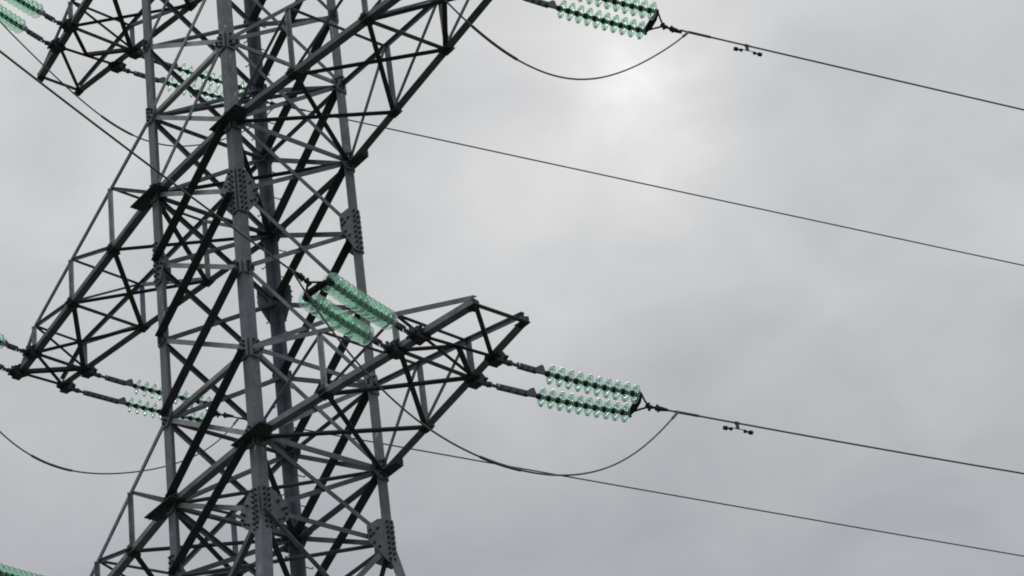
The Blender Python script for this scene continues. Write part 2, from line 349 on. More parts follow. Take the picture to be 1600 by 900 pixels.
# ------------------------------------------------------------------ crossarms
def crossarm(s, lb, ltp, kn, kf, near, far, hT, m, tips, kk, label=None, extension=True, left=False):
    """s: +1 / -1 side; near/far: outboard distances of the bottom nodes 1..m (m = under the end of the sloping top chord),
    then the second attachment and the tip; kk: plan taper"""
    zb, zt = LV[lb], LV[ltp]
    def bot(side, x): return P(s * (1 + x), side * (1 - kk * x), zb)
    xe = (near[m - 1] + far[m - 1]) / 2
    def topn(side, x):
        fr = x / xe; ye = 1 - kk * xe
        return P(s * (1 + x), side * (1 + (ye - 1) * fr), zt + (zb + hT - zt) * fr)
    arm = MB()
    nodes = {}
    for side, xs in ((-1, near), (1, far)):
        B = [bot(side, 0)] + [bot(side, x) for x in xs]; T = [topn(side, 0)] + [topn(side, x) for x in xs[:m]]
        nodes[side] = (B, T)
        w = .125
        # bottom chord: horizontal flange below, standing flange on the outer side; runs through the body to mid width
        st = P(0, side * 1.0, zb); e = B[-1] + (B[0] - B[-1]).normalized() * .0
        heel = lambda p: p + Y * side * (OUT * U + .03) - Z * .06
        pts = [P(0.0, side, zb), B[0], e]
        for p, q in zip(pts, pts[1:]):
            if (q - p).length > .01:
                ax = (q - p).normalized(); inn = Z.cross(ax).normalized()
                if inn.y * side > 0: inn = -inn
                arm.angle(heel(p), heel(q), inn, Z, w, w * .72, .014)
        tw = .072
        tp = T[-1]; tip = B[-1] + Z * .06
        for p, q in ((T[0], tp), (tp, tip)):
            ax = (q - p).normalized(); up = (Y * side).cross(ax).normalized(); up = up if up.z < 0 else -up
            arm.angle(p + Y * side * .02 - up * tw / 2, q + Y * side * .02 - up * tw / 2, up, Y * -side, tw, tw * .8, .011)
    arm_o = arm.build('crossarm', PALE if False else STEEL, tower)
    if label: arm_o['label'] = label
    (Bn, Tn), (Bf, Tf) = nodes[-1], nodes[1]
    def br(p, q, w=.06, mt=STEEL, side=1, low=True, nm='lattice_brace', n=None):
        ax = (q - p).normalized()
        if n is None:
            n = Z.copy()
        h = ax.cross(n).normalized() * side; n2 = h.cross(ax); n2 = n2 if n2.dot(n) > 0 else -n2
        mb = MB(); mb.angle(p - h * w / 2, q - h * w / 2, h, n2 * (1 if low else -1), w, w * .85, .010)
        mb.build(nm, mt, arm_o)
    for side, (B, T) in nodes.items():
        for i in range(1, m + 1):
            br(B[i] + Z * .02, T[i], .07, PALE if side < 0 else STEEL, n=Y * side, nm='post')
            br(T[i] + Y * side * -.02, B[i - 1] + Z * .03, .055, STEEL, n=Y * side)
    dz = Z * -.05
    for i in range(m):
        br(Bn[i] + dz, Bf[i + 1] + dz, .085, SHADED, low=True); br(Bf[i] + dz + Z * .02, Bn[i + 1] + dz + Z * .02, .075, SHADED, side=-1)
    for i in range(1, m + 1): br(Tn[i], Tf[i], .055, STEEL)
    for i in range(2, m + 1):
        if i == m or m == 3: br(Bn[i] + dz, Bf[i] + dz, .075, STEEL)
    br(Tn[m], Bf[m], .05, SHADED)
    if m == 3: br(Bn[2], Tf[2], .045, STEEL)
    if extension:
        e = m + 1; mid = (Bn[e] + Bf[e]) / 2 + dz
        br(Bn[e] + dz, Bf[e] + dz, .06, SHADED); br(Bn[m] + dz, mid, .07, SHADED); br(Bf[m] + dz, mid, .07, SHADED)
        if left: br(Bn[e] + dz, Bf[-1] + dz, .06, SHADED)
        else: br(Bf[e] + dz, Bn[-1] + dz, .06, SHADED)
        br(Bn[-1] + dz, Bf[-1] + dz, .07, STEEL)
    else:
        br(Bn[m] + dz, Bf[-1] + dz, .06, SHADED); br(Bf[m] + dz, Bn[-1] + dz, .075, SHADED); br(Bn[-1] + dz, Bf[-1] + dz, .06, SHADED)
    # node plates and string brackets
    for side, (B, T) in nodes.items():
        for i in range(1, len(B)):
            hang = i in (m, m + 1)
            mb = MB(); c = B[i] + Y * side * (OUT * U + .034) - Z * .062
            if i == len(B) - 1 and not hang:
                mb = MB(); c = B[i] + Y * side * (OUT * U + .034) - Z * .062
                mb.plate(c, X, Y * -side, -Z, [(-.12, 0), (.05, 0), (.05, .13), (-.12, .15)], .01); mb.plate(c + X * s * .02, Y * -side, Z, X * s, [(0, 0), (.12, 0), (.12, .07), (0, .1)], .01)
                for j in range(3): mb.bolt(c + X * (-.09 + j * .05) - Y * side * .06 - Z * .01, -Z, 1)
                mb.build('node_plate', [SHADED, BOLT], arm_o); continue
            hw_ = .11 if hang else .085
            mb.plate(c, X, Y * -side, -Z, [(-hw_, 0), (hw_, 0), (hw_ * .8, .14), (0, .19), (-hw_ * .8, .14)], .012)
            if i < len(B) - 1 or hang: mb.plate(c + Y * side * .004, X, Z, Y * side, [(-hw_, -.01), (hw_, -.01), (hw_ * .7, .14), (-hw_ * .7, .14)], .012)
            for j in range(4): mb.bolt(c + X * (-hw_ * .7 + j * hw_ * .46) + Y * side * .016 + Z * .05, Y * side, 1)
            for j in range(3): mb.bolt(c + X * (-hw_ * .6 + j * hw_ * .6) - Y * side * .07 - Z * .012, -Z, 1)
            mb.build('node_plate', [SHADED, BOLT], arm_o)
            if hang:
                hb = MB(); h0 = c + Y * side * .02
                for dx in (-.06, .06):
                    hb.plate(h0 + X * dx, Y * side, Z, X, [(-.07, -.07), (.06, -.07), (.12, -.03), (.12, .04), (.06, .1), (-.02, .1)], .014)
                hb.plate(h0 - Z * .07, X, Y * side, -Z, [(-.09, -.10), (.09, -.10), (.09, .05), (-.09, .05)], .014)
                hb.cyl(h0 + Y * side * .09 - X * .12 , h0 + Y * side * .09 + X * .12, .022, 8, 1)
                hb.cyl(h0 - X * .12 + Z * .1, h0 + X * .12 + Z * .1, .02, 8, 1)
                hb.plate(h0 + X * -.13, Y * side, Z, X, [(-.02, .06), (.03, .06), (.03, .2), (-.02, .2)], .02)
                hb.build('string_bracket', [SHADED, BOLT], arm_o)
    return nodes
k = K
R1n = [k['x1a'] + k['d_x1a_1_-1'], k['x1b'] + k['d_x1b_1_-1'], k['x1c'] + k['d_x1c_1_-1'], k['x1d']]
R1f = [k['x1a'] + k['d_x1a_1_1'], k['x1b'] + k['d_x1b_1_1'], k['x1c'] + k['d_x1c_1_1'], k['x1d']]
crossarm(1, B1_, T1_, 0, 0, R1n, R1f, k['h1'], 2, 1, k['k1'], 'right crossarm nearest the middle of the picture, short with a pointed end')
crossarm(-1, B1_, T1_, 0, 0, R1n, R1f, k['h1'], 2, 1, k['k1'], 'lower left crossarm just entering the picture', left=True)
L2n = [k['xa'] + k['d_xa_-1_-1'], k['xb'] + k['d_xb_-1_-1'], k['xc'] + k['d_xc_-1_-1'], k['xd']]
L2f = [k['xa'] + k['d_xa_-1_1'], k['xb'] + k['d_xb_-1_1'], k['xc'] + k['d_xc_-1_1'], k['xd']]
R2n = [k['xa'] + k['d_xa_1_-1'], k['xb'] + k['d_xb_1_-1'], 4.12, 4.50]
R2f = [k['xa'] + k['d_xa_1_1'], k['xb'] + k['d_xb_1_1'], 4.12, 4.50]
crossarm(-1, B2_, T2_, 0, 0, L2n, L2f, k['h2'], 3, 1, k['k2'], 'long left crossarm sloping to the left edge', extension=False, left=True)
crossarm(1, B2_, T2_, 0, 0, R2n, R2f, k['h2'] + .12, 3, 1, k['k2r'], 'long right crossarm leaving through the top edge', extension=False)
L3n = [1.38, k['x3b'] + k['d_x3b_-1_-1'], k['x3c'] + k['d_x3c_-1_-1'], k['x3d']]
L3f = [1.38, k['x3b'] + k['d_x3b_-1_1'], k['x3c'] + k['d_x3c_-1_1'], k['x3d']]
crossarm(-1, B3_, T3_, 0, 0, L3n, L3f, k['h1'], 2, 1, k['k3'], 'upper left crossarm at the top edge with a pointed end', left=True)
crossarm(1, B3_, T3_, 0, 0, L3n, L3f, k['h1'], 2, 1, k['k3'])

# ------------------------------------------------------------------ insulator strings, yokes, wires
G = {
 'L1R_near': {'P1': [3.858, -0.642, 19.855], 'P2': [4.291, -0.57, 19.855], 'E1': [4.592, -2.716, 19.562], 'E2': [5.034, -2.67, 19.556], 'A': [4.877, -2.875, 19.564]},
 'L2R_near': {'P1': [5.641, -0.503, 25.472], 'P2': [6.059, -0.447, 25.472], 'E1': [6.367, -2.584, 25.18], 'E2': [6.809, -2.538, 25.173], 'A': [6.652, -2.743, 25.181]},
 'L3L_near': {'P1': [-4.177, -0.644, 31.433], 'P2': [-4.771, -0.552, 31.433], 'E1': [-3.515, -2.662, 31.134], 'E2': [-3.957, -2.708, 31.14], 'A': [-3.671, -2.867, 31.141]},
 'L2L_near': {'P1': [-5.884, -0.496, 25.472], 'P2': [-6.536, -0.412, 25.472], 'E1': [-5.251, -2.518, 25.173], 'E2': [-5.693, -2.564, 25.18], 'A': [-5.408, -2.723, 25.181]},
 'L1L_near': {'P1': [-3.858, -0.642, 19.855], 'P2': [-4.291, -0.57, 19.855], 'E1': [-3.116, -2.67, 19.556], 'E2': [-3.557, -2.716, 19.562], 'A': [-3.272, -2.875, 19.564]},
 'L1R_far': {'P1': [3.768, 0.657, 19.855], 'P2': [4.342, 0.562, 19.855], 'E1': [4.347, 3.024, 19.594], 'E2': [4.875, 2.742, 19.525], 'A': [4.664, 3.1, 19.551]},
 'L1R_farwire': [[4.664, 3.1, 19.551], [4.926, 4.169, 19.5], [5.187, 5.237, 19.453], [5.449, 6.306, 19.409], [5.71, 7.374, 19.37], [5.972, 8.443, 19.335], [6.233, 9.511, 19.304], [6.495, 10.579, 19.277], [6.756, 11.648, 19.254], [7.018, 12.716, 19.235], [7.279, 13.785, 19.221], [7.541, 14.853, 19.21], [7.802, 15.922, 19.203], [8.064, 16.99, 19.201], [8.325, 18.059, 19.202], [8.587, 19.127, 19.207], [8.848, 20.196, 19.217], [9.109, 21.264, 19.231], [9.371, 22.333, 19.248], [9.632, 23.401, 19.27], [9.894, 24.47, 19.296], [10.94, 28.744, 19.44], [11.719, 31.927, 19.589], [12.498, 35.111, 19.774], [13.277, 38.294, 19.996], [14.056, 41.478, 20.253], [14.835, 44.662, 20.547], [15.614, 47.845, 20.876], [16.393, 51.029, 21.242], [17.172, 54.212, 21.643], [17.952, 57.396, 22.081], [18.731, 60.58, 22.555], [19.51, 63.763, 23.064], [20.289, 66.947, 23.61], [21.068, 70.13, 24.192], [21.847, 73.314, 24.81], [22.626, 76.498, 25.463], [23.405, 79.681, 26.153], [24.184, 82.865, 26.879], [24.963, 86.048, 27.641], [25.742, 89.232, 28.439], [26.521, 92.416, 29.273], [27.301, 95.599, 30.144], [28.08, 98.783, 31.05], [28.859, 101.967, 31.992], [29.638, 105.15, 32.97], [30.417, 108.334, 33.984], [31.196, 111.517, 35.035], [31.975, 114.701, 36.121], [32.754, 117.885, 37.243], [33.533, 121.068, 38.402], [34.312, 124.252, 39.596], [35.091, 127.435, 40.827], [35.87, 130.619, 42.093], [36.65, 133.803, 43.396], [37.429, 136.986, 44.734], [38.208, 140.17, 46.109], [38.987, 143.353, 47.52], [39.766, 146.537, 48.967], [40.545, 149.721, 50.449], [41.324, 152.904, 51.968], [42.103, 156.088, 53.523], [42.882, 159.272, 55.114], [43.661, 162.455, 56.741], [44.44, 165.639, 58.404], [45.219, 168.822, 60.103], [45.999, 172.006, 61.838], [46.778, 175.19, 63.609], [47.557, 178.373, 65.416], [48.336, 181.557, 67.259], [49.115, 184.74, 69.138]],
 'L2R_far': {'P1': [5.641, 0.503, 25.472], 'P2': [6.059, 0.447, 25.472], 'E1': [6.207, 2.815, 25.172], 'E2': [6.609, 2.694, 25.194], 'A': [6.458, 2.959, 25.149]},
 'L2R_farwire': [[6.458, 2.959, 25.149], [6.719, 4.027, 25.125], [6.981, 5.096, 25.101], [7.242, 6.164, 25.078], [7.504, 7.233, 25.056], [7.765, 8.301, 25.035], [8.027, 9.37, 25.014], [8.288, 10.438, 24.994], [8.55, 11.507, 24.975], [8.811, 12.575, 24.956], [9.073, 13.644, 24.938], [9.334, 14.712, 24.92], [9.595, 15.781, 24.903], [9.857, 16.849, 24.887], [10.118, 17.918, 24.872], [10.38, 18.986, 24.857], [10.641, 20.054, 24.843], [10.903, 21.123, 24.829], [11.164, 22.191, 24.816], [11.426, 23.26, 24.804], [11.687, 24.328, 24.792], [12.733, 28.602, 24.753], [13.512, 31.786, 24.73], [14.291, 34.969, 24.713], [15.07, 38.153, 24.702], [15.849, 41.337, 24.697], [16.629, 44.52, 24.698], [17.408, 47.704, 24.705], [18.187, 50.888, 24.717], [18.966, 54.071, 24.736], [19.745, 57.255, 24.76], [20.524, 60.438, 24.79], [21.303, 63.622, 24.826], [22.082, 66.806, 24.868], [22.861, 69.989, 24.916], [23.64, 73.173, 24.969], [24.419, 76.356, 25.029], [25.198, 79.54, 25.094], [25.978, 82.724, 25.165], [26.757, 85.907, 25.242], [27.536, 89.091, 25.325], [28.315, 92.274, 25.413], [29.094, 95.458, 25.508], [29.873, 98.642, 25.608], [30.652, 101.825, 25.715], [31.431, 105.009, 25.827], [32.21, 108.192, 25.945], [32.989, 111.376, 26.069], [33.768, 114.56, 26.198], [34.547, 117.743, 26.334], [35.327, 120.927, 26.475], [36.106, 124.111, 26.623], [36.885, 127.294, 26.776], [37.664, 130.478, 26.935], [38.443, 133.661, 27.1], [39.222, 136.845, 27.27], [40.001, 140.029, 27.447], [40.78, 143.212, 27.629], [41.559, 146.396, 27.818], [42.338, 149.579, 28.012], [43.117, 152.763, 28.212], [43.896, 155.947, 28.418], [44.676, 159.13, 28.63], [45.455, 162.314, 28.847], [46.234, 165.497, 29.071], [47.013, 168.681, 29.3], [47.792, 171.865, 29.535], [48.571, 175.048, 29.776], [49.35, 178.232, 30.023], [50.129, 181.416, 30.276], [50.908, 184.599, 30.534]],
 'L3L_far': {'P1': [-4.203, 0.64, 31.433], 'P2': [-4.703, 0.563, 31.433], 'E1': [-3.654, 2.885, 30.988], 'E2': [-4.123, 2.932, 31.061], 'A': [-3.803, 3.257, 30.984]},
 'L3L_farwire': [[-3.803, 3.257, 30.984], [-3.542, 4.325, 30.943], [-3.28, 5.394, 30.902], [-3.019, 6.462, 30.861], [-2.757, 7.531, 30.821], [-2.496, 8.599, 30.781], [-2.234, 9.668, 30.742], [-1.973, 10.736, 30.702], [-1.712, 11.804, 30.663], [-1.45, 12.873, 30.624], [-1.189, 13.941, 30.585], [-0.927, 15.01, 30.547], [-0.666, 16.078, 30.509], [-0.404, 17.147, 30.471], [-0.143, 18.215, 30.433], [0.119, 19.284, 30.396], [0.38, 20.352, 30.359], [0.642, 21.421, 30.322], [0.903, 22.489, 30.285], [1.165, 23.558, 30.249], [1.426, 24.626, 30.213], [2.472, 28.9, 30.071], [3.251, 32.084, 29.968], [4.03, 35.267, 29.867], [4.809, 38.451, 29.768], [5.588, 41.634, 29.672], [6.367, 44.818, 29.578], [7.147, 48.002, 29.486], [7.926, 51.185, 29.397], [8.705, 54.369, 29.31], [9.484, 57.553, 29.225], [10.263, 60.736, 29.142], [11.042, 63.92, 29.062], [11.821, 67.103, 28.984], [12.6, 70.287, 28.908], [13.379, 73.471, 28.835], [14.158, 76.654, 28.763], [14.937, 79.838, 28.694], [15.716, 83.021, 28.628], [16.496, 86.205, 28.563], [17.275, 89.389, 28.501], [18.054, 92.572, 28.441], [18.833, 95.756, 28.383], [19.612, 98.939, 28.328], [20.391, 102.123, 28.275], [21.17, 105.307, 28.224], [21.949, 108.49, 28.176], [22.728, 111.674, 28.13], [23.507, 114.857, 28.086], [24.286, 118.041, 28.044], [25.065, 121.225, 28.004], [25.844, 124.408, 27.967], [26.624, 127.592, 27.932], [27.403, 130.776, 27.9], [28.182, 133.959, 27.869], [28.961, 137.143, 27.841], [29.74, 140.326, 27.816], [30.519, 143.51, 27.792], [31.298, 146.694, 27.771], [32.077, 149.877, 27.752], [32.856, 153.061, 27.735], [33.635, 156.244, 27.721], [34.414, 159.428, 27.708], [35.193, 162.612, 27.699], [35.973, 165.795, 27.691], [36.752, 168.979, 27.686], [37.531, 172.162, 27.683], [38.31, 175.346, 27.682], [39.089, 178.53, 27.683], [39.868, 181.713, 27.687], [40.647, 184.897, 27.693]],
 'L2L_far': {'P1': [-5.941, 0.488, 25.472], 'P2': [-6.536, 0.412, 25.472], 'E1': [-5.39, 2.742, 25.065], 'E2': [-5.921, 2.926, 25.065], 'A': [-5.616, 2.997, 25.063]},
 'L2L_farwire': [[-5.616, 2.997, 25.063], [-5.354, 4.065, 25.002], [-5.093, 5.134, 24.942], [-4.831, 6.202, 24.882], [-4.57, 7.271, 24.823], [-4.308, 8.339, 24.765], [-4.047, 9.408, 24.707], [-3.785, 10.476, 24.65], [-3.524, 11.545, 24.594], [-3.262, 12.613, 24.538], [-3.001, 13.682, 24.483], [-2.739, 14.75, 24.428], [-2.478, 15.818, 24.374], [-2.216, 16.887, 24.321], [-1.955, 17.955, 24.269], [-1.693, 19.024, 24.217], [-1.432, 20.092, 24.166], [-1.171, 21.161, 24.115], [-0.909, 22.229, 24.066], [-0.648, 23.298, 24.016], [-0.386, 24.366, 23.968], [0.66, 28.64, 23.781], [1.439, 31.824, 23.648], [2.218, 35.007, 23.521], [2.997, 38.191, 23.4], [3.776, 41.375, 23.285], [4.555, 44.558, 23.175], [5.334, 47.742, 23.072], [6.113, 50.925, 22.974], [6.892, 54.109, 22.883], [7.672, 57.293, 22.797], [8.451, 60.476, 22.717], [9.23, 63.66, 22.643], [10.009, 66.843, 22.574], [10.788, 70.027, 22.512], [11.567, 73.211, 22.455], [12.346, 76.394, 22.405], [13.125, 79.578, 22.36], [13.904, 82.761, 22.321], [14.683, 85.945, 22.288], [15.462, 89.129, 22.26], [16.241, 92.312, 22.239], [17.021, 95.496, 22.223], [17.8, 98.68, 22.214], [18.579, 101.863, 22.21], [19.358, 105.047, 22.212], [20.137, 108.23, 22.22], [20.916, 111.414, 22.233], [21.695, 114.598, 22.253], [22.474, 117.781, 22.279], [23.253, 120.965, 22.31], [24.032, 124.148, 22.347], [24.811, 127.332, 22.39], [25.59, 130.516, 22.439], [26.37, 133.699, 22.494], [27.149, 136.883, 22.554], [27.928, 140.066, 22.621], [28.707, 143.25, 22.693], [29.486, 146.434, 22.771], [30.265, 149.617, 22.855], [31.044, 152.801, 22.945], [31.823, 155.985, 23.041], [32.602, 159.168, 23.143], [33.381, 162.352, 23.25], [34.16, 165.535, 23.364], [34.939, 168.719, 23.483], [35.718, 171.903, 23.608], [36.498, 175.086, 23.739], [37.277, 178.27, 23.876], [38.056, 181.453, 24.018], [38.835, 184.637, 24.167]],
 'L1R_nearwire': [[4.877, -2.875, 19.564], [5.157, -3.666, 19.562], [5.437, -4.456, 19.567], [5.717, -5.247, 19.577], [5.996, -6.038, 19.592], [6.276, -6.829, 19.612], [6.556, -7.62, 19.638], [6.836, -8.411, 19.67], [7.115, -9.202, 19.707], [7.395, -9.993, 19.749], [7.675, -10.784, 19.797], [7.955, -11.575, 19.851], [8.235, -12.366, 19.909], [8.514, -13.157, 19.974], [8.794, -13.948, 20.043], [9.074, -14.739, 20.118], [9.354, -15.53, 20.199], [9.634, -16.321, 20.285], [9.913, -17.112, 20.377], [10.193, -17.903, 20.473], [10.473, -18.694, 20.576], [10.753, -19.485, 20.684], [11.033, -20.276, 20.797], [11.312, -21.067, 20.916], [11.592, -21.857, 21.04], [11.872, -22.648, 21.169], [12.152, -23.439, 21.304], [12.431, -24.23, 21.445], [12.711, -25.021, 21.591], [12.991, -25.812, 21.742], [13.271, -26.603, 21.899], [13.551, -27.394, 22.061], [13.83, -28.185, 22.229], [14.11, -28.976, 22.402], [14.39, -29.767, 22.581], [14.67, -30.558, 22.765], [14.95, -31.349, 22.955], [15.229, -32.14, 23.15], [15.509, -32.931, 23.35], [15.789, -33.722, 23.556], [16.069, -34.513, 23.767], [16.349, -35.304, 23.984], [16.628, -36.095, 24.206], [16.908, -36.886, 24.434], [17.188, -37.677, 24.667], [17.468, -38.468, 24.906], [17.747, -39.259, 25.15], [18.027, -40.049, 25.399], [18.307, -40.84, 25.654], [18.587, -41.631, 25.915], [18.867, -42.422, 26.18], [19.146, -43.213, 26.452], [19.426, -44.004, 26.728], [19.706, -44.795, 27.01], [19.986, -45.586, 27.298], [20.266, -46.377, 27.591], [20.545, -47.168, 27.89], [20.825, -47.959, 28.194], [21.105, -48.75, 28.503], [21.385, -49.541, 28.818]],
 'L2L_nearwire': [[-5.408, -2.723, 25.181], [-5.128, -3.514, 25.18], [-4.848, -4.304, 25.184], [-4.568, -5.095, 25.194], [-4.289, -5.886, 25.209], [-4.009, -6.677, 25.23], [-3.729, -7.468, 25.256], [-3.449, -8.259, 25.287], [-3.169, -9.05, 25.324], [-2.89, -9.841, 25.367], [-2.61, -10.632, 25.414], [-2.33, -11.423, 25.468], [-2.05, -12.214, 25.527], [-1.77, -13.005, 25.591], [-1.491, -13.796, 25.661], [-1.211, -14.587, 25.736], [-0.931, -15.378, 25.816], [-0.651, -16.169, 25.902], [-0.372, -16.96, 25.994], [-0.092, -17.751, 26.091], [0.188, -18.542, 26.193], [0.468, -19.333, 26.301], [0.748, -20.124, 26.414], [1.027, -20.915, 26.533], [1.307, -21.705, 26.657], [1.587, -22.496, 26.787], [1.867, -23.287, 26.922], [2.147, -24.078, 27.062], [2.426, -24.869, 27.208], [2.706, -25.66, 27.359], [2.986, -26.451, 27.516], [3.266, -27.242, 27.679], [3.546, -28.033, 27.846], [3.825, -28.824, 28.02], [4.105, -29.615, 28.198], [4.385, -30.406, 28.382], [4.665, -31.197, 28.572], [4.944, -31.988, 28.767], [5.224, -32.779, 28.967], [5.504, -33.57, 29.173], [5.784, -34.361, 29.384], [6.064, -35.152, 29.601], [6.343, -35.943, 29.824], [6.623, -36.734, 30.051], [6.903, -37.525, 30.284], [7.183, -38.316, 30.523], [7.463, -39.106, 30.767], [7.742, -39.897, 31.016], [8.022, -40.688, 31.271], [8.302, -41.479, 31.532], [8.582, -42.27, 31.798], [8.862, -43.061, 32.069], [9.141, -43.852, 32.345], [9.421, -44.643, 32.628], [9.701, -45.434, 32.915], [9.981, -46.225, 33.208], [10.26, -47.016, 33.507], [10.54, -47.807, 33.811], [10.82, -48.598, 34.12], [11.1, -49.389, 34.435]],
 'L3L_nearwire': [[-3.671, -2.867, 31.141], [-3.392, -3.658, 31.14], [-3.112, -4.449, 31.144], [-2.832, -5.24, 31.154], [-2.552, -6.031, 31.169], [-2.272, -6.822, 31.19], [-1.993, -7.613, 31.216], [-1.713, -8.404, 31.248], [-1.433, -9.195, 31.285], [-1.153, -9.986, 31.327], [-0.874, -10.777, 31.375], [-0.594, -11.567, 31.428], [-0.314, -12.358, 31.487], [-0.034, -13.149, 31.551], [0.246, -13.94, 31.621], [0.525, -14.731, 31.696], [0.805, -15.522, 31.777], [1.085, -16.313, 31.863], [1.365, -17.104, 31.954], [1.645, -17.895, 32.051], [1.924, -18.686, 32.153], [2.204, -19.477, 32.261], [2.484, -20.268, 32.374], [2.764, -21.059, 32.493], [3.044, -21.85, 32.617], [3.323, -22.641, 32.747], [3.603, -23.432, 32.882], [3.883, -24.223, 33.023], [4.163, -25.014, 33.168], [4.443, -25.805, 33.32], [4.722, -26.596, 33.477], [5.002, -27.387, 33.639], [5.282, -28.178, 33.807], [5.562, -28.969, 33.98], [5.841, -29.759, 34.159], [6.121, -30.55, 34.343], [6.401, -31.341, 34.532], [6.681, -32.132, 34.727], [6.961, -32.923, 34.928], [7.24, -33.714, 35.134], [7.52, -34.505, 35.345], [7.8, -35.296, 35.562], [8.08, -36.087, 35.784], [8.36, -36.878, 36.012], [8.639, -37.669, 36.245], [8.919, -38.46, 36.483], [9.199, -39.251, 36.727], [9.479, -40.042, 36.977], [9.759, -40.833, 37.232], [10.038, -41.624, 37.492], [10.318, -42.415, 37.758], [10.598, -43.206, 38.029], [10.878, -43.997, 38.306], [11.157, -44.788, 38.588], [11.437, -45.579, 38.876], [11.717, -46.37, 39.169], [11.997, -47.16, 39.467], [12.277, -47.951, 39.771], [12.556, -48.742, 40.081], [12.836, -49.533, 40.395]],
 'L1L_nearwire': [[-3.272, -2.875, 19.564], [-2.992, -3.666, 19.562], [-2.713, -4.456, 19.567], [-2.433, -5.247, 19.577], [-2.153, -6.038, 19.592], [-1.873, -6.829, 19.612], [-1.593, -7.62, 19.638], [-1.314, -8.411, 19.67], [-1.034, -9.202, 19.707], [-0.754, -9.993, 19.749], [-0.474, -10.784, 19.797], [-0.194, -11.575, 19.851], [0.085, -12.366, 19.909], [0.365, -13.157, 19.974], [0.645, -13.948, 20.043], [0.925, -14.739, 20.118], [1.204, -15.53, 20.199], [1.484, -16.321, 20.285], [1.764, -17.112, 20.377], [2.044, -17.903, 20.473], [2.324, -18.694, 20.576], [2.603, -19.485, 20.684], [2.883, -20.276, 20.797], [3.163, -21.067, 20.916], [3.443, -21.857, 21.04], [3.723, -22.648, 21.169], [4.002, -23.439, 21.304], [4.282, -24.23, 21.445], [4.562, -25.021, 21.591], [4.842, -25.812, 21.742], [5.122, -26.603, 21.899], [5.401, -27.394, 22.061], [5.681, -28.185, 22.229], [5.961, -28.976, 22.402], [6.241, -29.767, 22.581], [6.521, -30.558, 22.765], [6.8, -31.349, 22.955], [7.08, -32.14, 23.15], [7.36, -32.931, 23.35], [7.64, -33.722, 23.556], [7.919, -34.513, 23.767], [8.199, -35.304, 23.984], [8.479, -36.095, 24.206], [8.759, -36.886, 24.434], [9.039, -37.677, 24.667], [9.318, -38.468, 24.906], [9.598, -39.259, 25.15], [9.878, -40.049, 25.399], [10.158, -40.84, 25.654], [10.438, -41.631, 25.915], [10.717, -42.422, 26.18], [10.997, -43.213, 26.452], [11.277, -44.004, 26.728], [11.557, -44.795, 27.01], [11.837, -45.586, 27.298], [12.116, -46.377, 27.591], [12.396, -47.168, 27.89], [12.676, -47.959, 28.194], [12.956, -48.75, 28.503], [13.235, -49.541, 28.818]],
 'L2R_nearwire': [[6.652, -2.743, 25.181], [6.932, -3.534, 25.18], [7.212, -4.325, 25.184], [7.492, -5.116, 25.194], [7.772, -5.907, 25.209], [8.051, -6.698, 25.23], [8.331, -7.489, 25.256], [8.611, -8.28, 25.287], [8.891, -9.071, 25.324], [9.17, -9.862, 25.367], [9.45, -10.653, 25.414], [9.73, -11.444, 25.468], [10.01, -12.235, 25.527], [10.29, -13.026, 25.591], [10.569, -13.817, 25.661], [10.849, -14.608, 25.736], [11.129, -15.399, 25.816], [11.409, -16.19, 25.902], [11.689, -16.981, 25.994], [11.968, -17.772, 26.091], [12.248, -18.562, 26.193], [12.528, -19.353, 26.301], [12.808, -20.144, 26.414], [13.088, -20.935, 26.533], [13.367, -21.726, 26.657], [13.647, -22.517, 26.787], [13.927, -23.308, 26.922], [14.207, -24.099, 27.062], [14.486, -24.89, 27.208], [14.766, -25.681, 27.359], [15.046, -26.472, 27.516], [15.326, -27.263, 27.679], [15.606, -28.054, 27.846], [15.885, -28.845, 28.02], [16.165, -29.636, 28.198], [16.445, -30.427, 28.382], [16.725, -31.218, 28.572], [17.005, -32.009, 28.767], [17.284, -32.8, 28.967], [17.564, -33.591, 29.173], [17.844, -34.382, 29.384], [18.124, -35.173, 29.601], [18.404, -35.964, 29.824], [18.683, -36.754, 30.051], [18.963, -37.545, 30.284], [19.243, -38.336, 30.523], [19.523, -39.127, 30.767], [19.803, -39.918, 31.016], [20.082, -40.709, 31.271], [20.362, -41.5, 31.532], [20.642, -42.291, 31.798], [20.922, -43.082, 32.069], [21.201, -43.873, 32.345], [21.481, -44.664, 32.628], [21.761, -45.455, 32.915], [22.041, -46.246, 33.208], [22.321, -47.037, 33.507], [22.6, -47.828, 33.811], [22.88, -48.619, 34.12], [23.16, -49.41, 34.435]],
 'L1R_jumper': [[4.987, -3.186, 19.562], [4.98, -2.961, 19.246], [4.973, -2.737, 18.964], [4.966, -2.512, 18.716], [4.959, -2.288, 18.5], [4.952, -2.063, 18.314], [4.945, -1.839, 18.157], [4.938, -1.614, 18.025], [4.93, -1.39, 17.916], [4.923, -1.165, 17.829], [4.916, -0.941, 17.761], [4.909, -0.716, 17.711], [4.902, -0.492, 17.676], [4.895, -0.267, 17.655], [4.888, -0.043, 17.648], [4.881, 0.182, 17.654], [4.874, 0.406, 17.673], [4.867, 0.631, 17.704], [4.859, 0.855, 17.749], [4.852, 1.08, 17.807], [4.845, 1.304, 17.88], [4.838, 1.529, 17.968], [4.831, 1.753, 18.073], [4.824, 1.978, 18.195], [4.817, 2.202, 18.335], [4.81, 2.427, 18.494], [4.803, 2.651, 18.67], [4.796, 2.875, 18.865], [4.788, 3.1, 19.074], [4.781, 3.324, 19.297], [4.774, 3.549, 19.529]],
